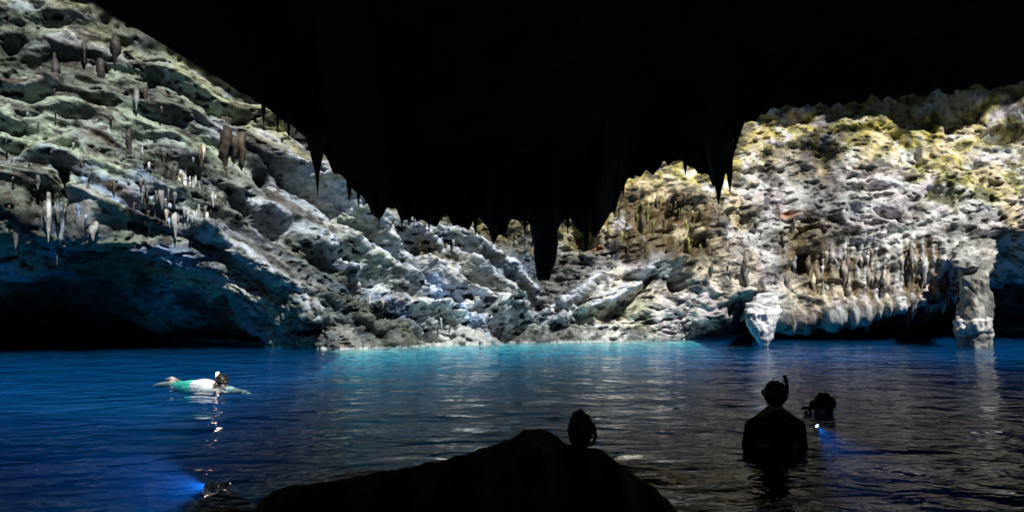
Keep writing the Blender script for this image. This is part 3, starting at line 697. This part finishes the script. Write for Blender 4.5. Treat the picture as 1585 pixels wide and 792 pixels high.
Y1 = 6.28; x1 = (1198 - 792.5) / 1175 * Y1
r1_, p, f, s_, up = standing('person', (x1 - .02, Y1), .40, 'person standing chest deep with back turned and snorkel up beside the head', M_skin)
bm = bmesh.new()
for k in (-1, 1):
    cap(bm, p(.0 * k, -.03, -.155), .072, p(.15 * k, -.01, -.235), .07); cap(bm, p(.10 * k, -.01, -.27), .105, p(.06 * k, 0, -.50), .095)
    cap(bm, p(.18 * k, -.01, -.25), .068, p(.214 * k, .015, -.42), .058)
ell(bm, p(0, 0, -.36), (.16, .108, .2), None, 20)
fuse('rash_shirt', bm, .009, M_rash, r1_)
hair_cap(p(0, 0, 0), f, up, r1_, M_hair)
mask(p(0, 0, 0), f, up, r1_)
tube('snorkel', bez([p(.02, .11, -.075), p(.10, .10, -.10), p(.125, .04, -.06), p(.115, .0, .03), p(.105, -.03, .10), p(.075, -.04, .165)], 18), [.014] * 15 + [.015, .016, .017], M_black, r1_)

# --- person two: only the head above the water, facing left
Y2 = 8.2; x2 = (1268 - 792.5) / 1175 * Y2
r2_, p, f, s_, up = standing('person', (x2, Y2), .065, 'person up to the neck in water wearing mask and snorkel, right of the standing one', M_skin, fwd=(-.55, .8, 0), head_f=Vector((-.95, .3, 0)))
hf = Vector((-.95, .3, 0)).normalized()
hair_cap(p(0, 0, 0), hf, up, r2_, M_hair, extra=(((0, -.085, .04), (.05, .05, .05)), ((0, .01, .115), (.03, .03, .03))), grow=1.13)
mask(p(0, 0, 0), hf, up, r2_)
hs = hf.cross(up)
h0 = p(0, 0, 0)
tube('snorkel', bez([h0 + hf * .10 - up * .08, h0 + hf * .13 - hs * .09 - up * .09, h0 + hf * .12 - hs * .1 - up * .0, h0 + hf * .17 - hs * .10 + up * .0, h0 + hf * .21 - hs * .10 - up * .03], 16), .014, M_black, r2_)

# --- person three: head behind the near rock, facing right
Y3 = 4.75; x3 = (899 - 792.5) / 1175 * Y3
z3 = float(at(902, 668, Y3)[2])
r3_, p, f, s_, up = standing('person', (x3, Y3), z3, 'person with mask on the head sitting low behind the near dark rock', M_skin, fwd=(.8, .6, 0), squat=1.0, head_f=Vector((.45, .9, 0)))
hf = Vector((.45, .9, 0)).normalized(); h0 = p(0, 0, 0); hs = hf.cross(up)
hair_cap(h0, hf, up, r3_, M_hair, extra=(((0, -.06, -.06), (.055, .05, .07)), ((0, -.02, .115), (.03, .035, .03)), ((0, -.045, .125), (.018, .03, .016))), grow=1.05)
mask(h0, hf, up, r3_, lift=.0); r3_.scale = (.88, .88, 1)
tube('snorkel', bez([h0 + hf * .085 - up * .07, h0 + hf * .115 + hs * .03 - up * .12, h0 + hf * .075 + hs * .085 - up * .06, h0 + hf * .05 + hs * .092 + up * .0, h0 + hf * .0 + hs * .085 + up * .05], 16), .012, M_black, r3_)

# --- person four: swimming on the surface, far left
def swimmer():
    root = bpy.data.objects.new('person', None); col.objects.link(root)
    O = V3(318, 592, 11.2); O.z = -.105; root.location = O
    tag(root, 'person floating face down in white shirt and turquoise shorts with lit headlamp', 'person')
    f = Vector((.80, -.60, 0)).normalized(); s_ = f.cross(Vector((0, 0, 1))); up = Vector((0, 0, 1))
    def p(a, b, c): return f * a + s_ * b + up * c
    bm = bmesh.new()
    hc = p(.42, .0, .12); hfw = (f * .75 - up * .35)
    head(bm, hc, hfw, up + f * .5)
    cap(bm, p(.22, 0, .05), .062, p(.36, 0, .09), .056)
    for k in (-1, 1):
        cap(bm, p(.18, .08 * k, .02), .10, p(-.1, .06 * k, .02), .095); cap(bm, p(-.1, .06 * k, .02), .095, p(-.3, .075 * k, .02), .11)
        cap(bm, p(.24, .05 * k, .03), .06, p(.2, .17 * k, .01), .06)
        sh = p(.2, .19 * k, .0); el = p(.44, .27 * k, -.02 if k < 0 else .03); wr = p(.68, .20 * k, .0 if k < 0 else .05)
        cap(bm, sh, .056, el, .043); cap(bm, el, .042, wr, .028); hand(bm, wr, f * .95 + s_ * -.15 * k, -up, k, .2)
        hip = p(-.34, .085 * k, .01); kn = p(-.72, .11 * k, .02 + .03 * k); an = p(-1.1, .10 * k, .05 - .04 * k)
        cap(bm, hip, .09, kn, .06); cap(bm, kn, .056, an, .036); cap(bm, an, .036, an - f * .17 - up * .03, .024)
    fuse('body', bm, .010, M_skin if False else plain_mat('pale wet skin', (.62, .52, .47), .4, .4, .1), root)
    bm = bmesh.new()
    for k in (-1, 1):
        cap(bm, p(.19, .085 * k, .022), .108, p(-.14, .065 * k, .03), .112); cap(bm, p(.21, .18 * k, .005), .064, p(.31, .225 * k, .0), .058)
    ell(bm, p(-.02, 0, .10), (.2, .13, .06), Matrix((f, s_, up)).transposed(), 18)
    fuse('shirt', bm, .010, M_shirt, root)
    bm = bmesh.new()
    for k in (-1, 1): cap(bm, p(-.2, .07 * k, .025), .114, p(-.36, .085 * k, .015), .106); cap(bm, p(-.36, .085 * k, .015), .104, p(-.58, .1 * k, .02), .085)
    fuse('shorts', bm, .010, M_teal, root)
    hair_cap(hc, hfw, up + f * .5, root, M_hair)
    # headlamp worn on the back of the head
    lp = hc - f * .085 + up * .115
    o = tube('headlamp', [lp - f * .01, lp + f * .025, lp + f * .04], [.032, .032, .028], M_black, root, 16)
    bm = bmesh.new(); ell(bm, lp + up * .012 - f * .012 - Vector((0, .02, 0)), (.030, .026, .034), None, 16)
    me = bpy.data.meshes.new('lens'); bm.to_mesh(me); bm.free(); link('lens', me, M_headlens, o)
    ring = [hc + f * .0 + s_ * .088 * math.cos(t) + f * .1 * math.sin(t) + up * (.06 - .04 * math.sin(t)) for t in np.linspace(0, 2 * math.pi, 28)]
    tube('headlamp_strap', ring, .010, M_black, o, 8)
swimmer()

# ------------------------------------------------------------------ dive torches under water
def torch(pos, d, lab, energy, colr, angle):
    d = Vector(d).normalized(); root = bpy.data.objects.new('dive_torch', None); col.objects.link(root); root.location = pos
    tag(root, lab, 'torch', 'lit dive torches under the water')
    tube('casing', [d * -.14, d * -.13, d * -.02, d * .0], [.016, .02, .02, .026], M_steel, root, 16)
    hd = tube('lamp_head', [d * .0, d * .012, d * .05, d * .056], [.026, .036, .038, .036], M_black, root, 18)
    tube('lens', [d * .0565, d * .060], [.017, .015], M_lens, hd, 18)
    L = bpy.data.lights.new('torch_beam', 'SPOT'); L.energy = energy; L.color = colr; L.spot_size = angle; L.spot_blend = .6; L.shadow_soft_size = .02
    lo = bpy.data.objects.new('torch_beam', L); col.objects.link(lo); lo.parent = root; lo.location = d * .075
    lo.rotation_euler = (-d).to_track_quat('Z', 'Y').to_euler()
    return root
tp = V3(331, 752, 5.5)
torch(tp, (-.75, .35, -.12), 'lit torch under the water at lower left, blue beam towards the left', 70, (.35, .6, 1), math.radians(58))
o = rock('sunken_rock', blade([tp + Vector((0, .03, -.9)), tp + Vector((.02, .03, -.5)), tp + Vector((.05, .03, -.12)), tp + Vector((.06, .03, -.045))], [.32, .26, .16, .06], 9, n=40, m=30, lump=.25, freq=3), M_boulder)
tag(o, 'dark rock under the water beneath the lower left torch', 'rock')
torch(V3(1259, 652, 7.9), (.30, -.60, -.55), 'lit torch under the water between the two right hand snorkelers', 26, (.4, .65, 1), math.radians(75))
